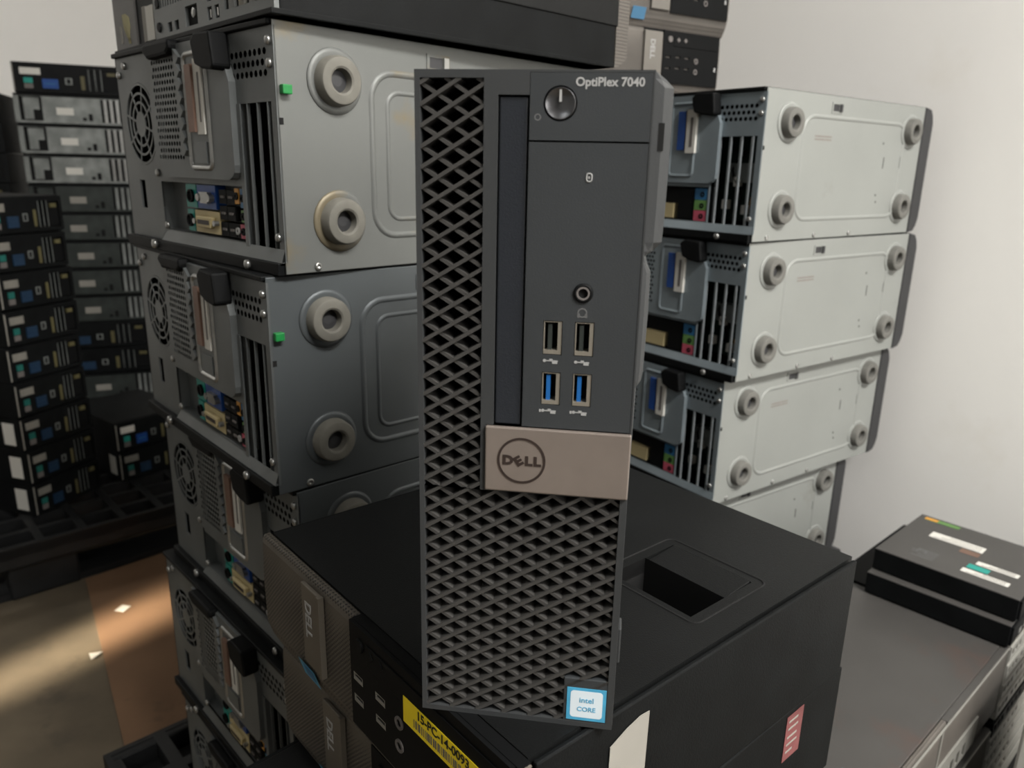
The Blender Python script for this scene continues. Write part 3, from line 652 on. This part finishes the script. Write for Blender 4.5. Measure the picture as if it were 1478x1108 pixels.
# lattice: two families of bars
def clip(p,dv,r):
    t0,t1=-1e9,1e9
    for i,(lo,hi) in enumerate(((r[0],r[1]),(r[2],r[3]))):
        if abs(dv[i])<1e-9: continue
        a=(lo-p[i])/dv[i]; b=(hi-p[i])/dv[i]; t0=max(t0,min(a,b)); t1=min(t1,max(a,b))
    return (t0,t1) if t1>t0+.3 else None
lat=MB(); LX,LY=12.66,7.86
for sgn,d0,d1,hw in ((1,-10,-.2,.74),(-1,-10,-1.1,.70)):
    dv=Vector((LX,sgn*LY)).normalized(); nv=Vector((-dv.y,dv.x))
    for k in range(-20,60):
        p=(2.4, 3.2+k*LY if sgn>0 else 3.2+k*LY)
        for rc in ((2.2,27.5,118,288),(2.2,89,2.6,118)):
            c=clip(p,dv,rc)
            if not c: continue
            a=Vector(p)+dv*(c[0]-.2); b=Vector(p)+dv*(c[1]+.2); prof=[]
            for w0,dd in ((-hw*1.5,d0),(-hw,d1),(hw,d1),(hw*1.5,d0)):
                prof.append((w0,dd))
            lat.loft([[FY(*(e+nv*w0),dd) for w0,dd in prof] for e in (a,b)])
lat.build('grille',F_GRID,bez)
# upper front panels with real cut-outs
up_=MB(); plate(up_,FY,45.4,91.2,265.6,SH-1,[(50,64,272,286)],0,4,walls=False); circ_plate(up_,FY,50,64,272,286,57,279,6.5,0,28,4)
for a,b,c,d in ((45.4,91.2,265.6,SH-1),):
    for u,v in (((a,c),(b,c)),((b,c),(b,d)),((b,d),(a,d)),((a,d),(a,c))): up_.quad(FY(*u,0),FY(*v,0),FY(*v,-4),FY(*u,-4))
upp=up_.build('power_panel',F_PANEL,bez)
usb=[(57.2,188,PLB),(70.2,188,PLB),(57.2,166.2,USBB),(70.2,166.2,USBB)]
hl=[(s-4,s+4,q-7.2,q+7.2) for s,q,_ in usb]+[(63.8,74.2,201.8,212.2)]
lo_=MB(); plate(lo_,FY,45.4,91.2,148.8,264.9,hl,-.15,5); circ_plate(lo_,FY,63.8,74.2,201.8,212.2,69,207,4.0,-.15,24,4)
lop=lo_.build('port_panel',F_PANEL,bez)
fbox(MB(),FY,46,91,149,SH-2,-9,-8.5).build('panel_dark',HOLE,bez)
od=fbox(MB(),FY,33.5,44.7,149,281.3,-5,-.9).build('drive_door',F_ODD,bez,bev=.0006); od['label']='slate optical drive door'
fbox(MB(),FY,33.1,45.1,148.7,281.9,-6,-5).build('door_gap',HOLE,bez)
pb=MB(); lathe(pb,FY,57,279,[(6.05,-4),(6.05,-.3),(5.6,.2),(4,-.5),(2,-.85),(.3,-.95)],36); pbo=pb.build('power_button',F_BTN,bez,smooth=True)
md=pbo.modifiers.new('e','EDGE_SPLIT'); md.split_angle=R(40)
fbox(MB(),FY,56.6,57.4,279.6,284,-1,.15).build('power_icon',INKW,pbo)
# headset jack
jk=MB(); lathe(jk,FY,69,207,[(3.9,-.6),(3.8,.5),(3.0,.7),(2.0,-.4),(1.9,-7)],28); jko=jk.build('headset_jack',PLB,lop,smooth=True)
m_=MB(); annulus(m_,FY,69,207,2.0,2.7,.1,.75,24); m_.build('jack_ring',INKG,jko)
for s,q,tm in usb:
    u_=MB()
    plate(u_,FY,s-3.7,s+3.7,q-6.9,q+6.9,[(s-3.3,s+2.1,q-5.2,q+6.5)],-.5,7); uo=u_.build('usb_port',USBM,lop)
    fbox(MB(),FY,s-3.2,s+3.2,q-6.4,q+6.4,-8.2,-7.6).build('port_dark',HOLE,uo)
    fbox(MB(),FY,s-2.0,s-.3,q-5.6,q+5.6,-7.4,-1.2).build('tongue',tm if tm is USBB else DKCH,uo)
    ic=MB(); fbox(ic,FY,s-3,s+2.6,q-9.9,q-9.5,-.1,.03); fbox(ic,FY,s+.2,s+2.4,q-10.9,q-10.0,-.1,.03); fbox(ic,FY,s-1,s+.4,q-9.4,q-8.9,-.1,.03); lathe(ic,FY,s-3,q-9.7,[(.7,-.1),(.7,.03)],8)
    if tm is USBB: fbox(ic,FY,s-4.6,s-3.8,q-10.4,q-9.2,-.1,.03)
    ic.build('usb_icon',INKW,lop)
ic=MB(); annulus(ic,FY,69,199,1.5,2.0,-.1,.03,16); fbox(ic,FY,67,68,197,198.6,-.1,.03); fbox(ic,FY,70,71,197,198.6,-.1,.03); ic.build('headset_icon',INKM,lop)
ic=MB(); ridge(ic,FY,rrect(68.2,70.2,250.6,253.6,.8,3),.35,.2); fbox(ic,FY,68.9,69.5,251.6,252.6,-.1,.1); ic.build('activity_icon',INKW,lop)
ic=MB(); annulus(ic,FY,48.5,274,.9,1.3,-.1,.04,12); ic.build('status_icon',INKM,upp)
text('model_lettering','OptiPlex 7040',4.4,INKW,upp,FY,75.4,286.6,.05,bold=.11,xs=1.0)
# badge
bd=MB(); fbox(bd,FY,29.8,92,118.8,148.3,-4,1.6); bdo=bd.build('badge_plate',F_BADGE,SF,bev=.0006); bdo['label']='brushed champagne metal badge plate'
m_=MB(); annulus(m_,FY,45.8,133.6,9.5,10.5,1.55,1.85,48); m_.build('badge_ring',F_DARK,bdo)
for ch,s,rot,q in (('D',39.9,0,133.4),('E',44.6,33,133.2),('L',48.9,0,133.4),('L',52.6,0,133.4)): text('badge_letter',ch,5.6,F_DARK,bdo,FY,s,q,1.7,rot=rot,bold=.34,xs=1.12)
# chip sticker on a solid corner block
ck=fbox(MB(),FY,68.5,89.5,2.4,26,-7,-.2).build('sticker_block',F_PANEL,bez,bev=.0004)
sk=fbox(MB(),FY,70.2,88.6,3.6,21.2,-.2,.05).build('chip_sticker',INTB,SF); sk['label']='blue and white processor sticker'
m_=MB(); prism(m_,FY,rrect(71.9,87.0,5.2,19.8,1.6),.05,.12); sw=m_.build('sticker_centre',INTW,sk)
text('sticker_print','intel',4.0,INTB,sw,FY,79.5,14.8,.15,bold=.03); text('sticker_print','CORE',3.4,INTB,sw,FY,79.5,9.8,.15,bold=.03)
# flared right flank of the bezel
wp=[(SH-.3,.2),(SH-3,4.2),(SH-6,7.2),(268,7.4),(240,7.2),(228,6.8),(224.5,3.5),(222.5,.9),(220,1.6),(216,3.3),(200,3.4),(175,3.0),(171,2.4),(168,.6),(150,.4),(118,.2),(2,.2)]
wg=MB(); wg.loft([[(.092,.0005,q*.001),(.092+w_*.0005,.0012,q*.001),(.092+w_*.001,.0042,q*.001),(.0925,.021,q*.001)] for q,w_ in wp]); wg.build('bezel_flank',F_FRAME,bez)
fw=MB().box(.0945,.0966,.0008,.0034,.2625,.2725).build('lock_slot',HOLE,bez)
MB().box(.092,.0935,.004,.014,.034,.052).build('release_tab',F_FRAME,bez,bev=.0005)

# ------------------------------------------------------------------ things on the floor
t=MB(); t.v=[(-1.062,1.70,.0002),(-.93,1.84,.0002),(-.33,1.40,.0002),(-.60,1.01,.0002)]
t.v+= [(x,y,.004) for x,y,z in t.v]; t.f=[(0,3,2,1),(4,5,6,7),(0,1,5,4),(1,2,6,5),(2,3,7,6),(3,0,4,7)]
o=t.build('cardboard_sheet',CARD); tag(o,'flat brown cardboard sheet on the floor beside the pallet','cardboard')
for (x,y),rot,lab,pl in (((-.905,1.571),20,'small white paper scrap on the cardboard sheet',[(-.016,-.006),(.004,-.018),(.018,.004),(-.002,.016)]),((-.876,1.395),60,'small white triangular paper scrap at the edge of the cardboard',[(-.014,-.010),(.016,-.004),(-.004,.014)])):
    z0=.0045 if 'on the' in lab else .0042
    m_=MB(); m_.loft([[(u,v,zz) for u,v in pl] for zz in (0,.0006)]); o=m_.build('paper_scrap',PAPER); o.location=(x,y,z0); o.rotation_euler=(0,0,R(rot)); tag(o,lab,'paper')

# ------------------------------------------------------------------ ceiling lamps
LAMP=mat('lamp_diffuser',(1,.97,.92),.4,var=0,emit=3)
for p_,q_,lab in ((.55,-1.3,'long white ceiling lamp facing the tower stacks near the white wall'),(-1.9,-.6,'unseen long white lamp added as left fill'),(-1.5,3.3,'unseen long white lamp added to light the back wall')):  # second and third fixtures are unseen, added with their fill lights
    c=room(p_,q_,ZC); t=thing('ceiling_lamp',lab,'lamp',(c.x,c.y,c.z-FZ),37)
    MB().box(-.62,.62,-.10,.10,-.03,0).build('housing',CEIL,t,bev=.004); MB().box(-.60,.60,-.085,.085,-.045,-.030).build('diffuser',LAMP,t,bev=.004)
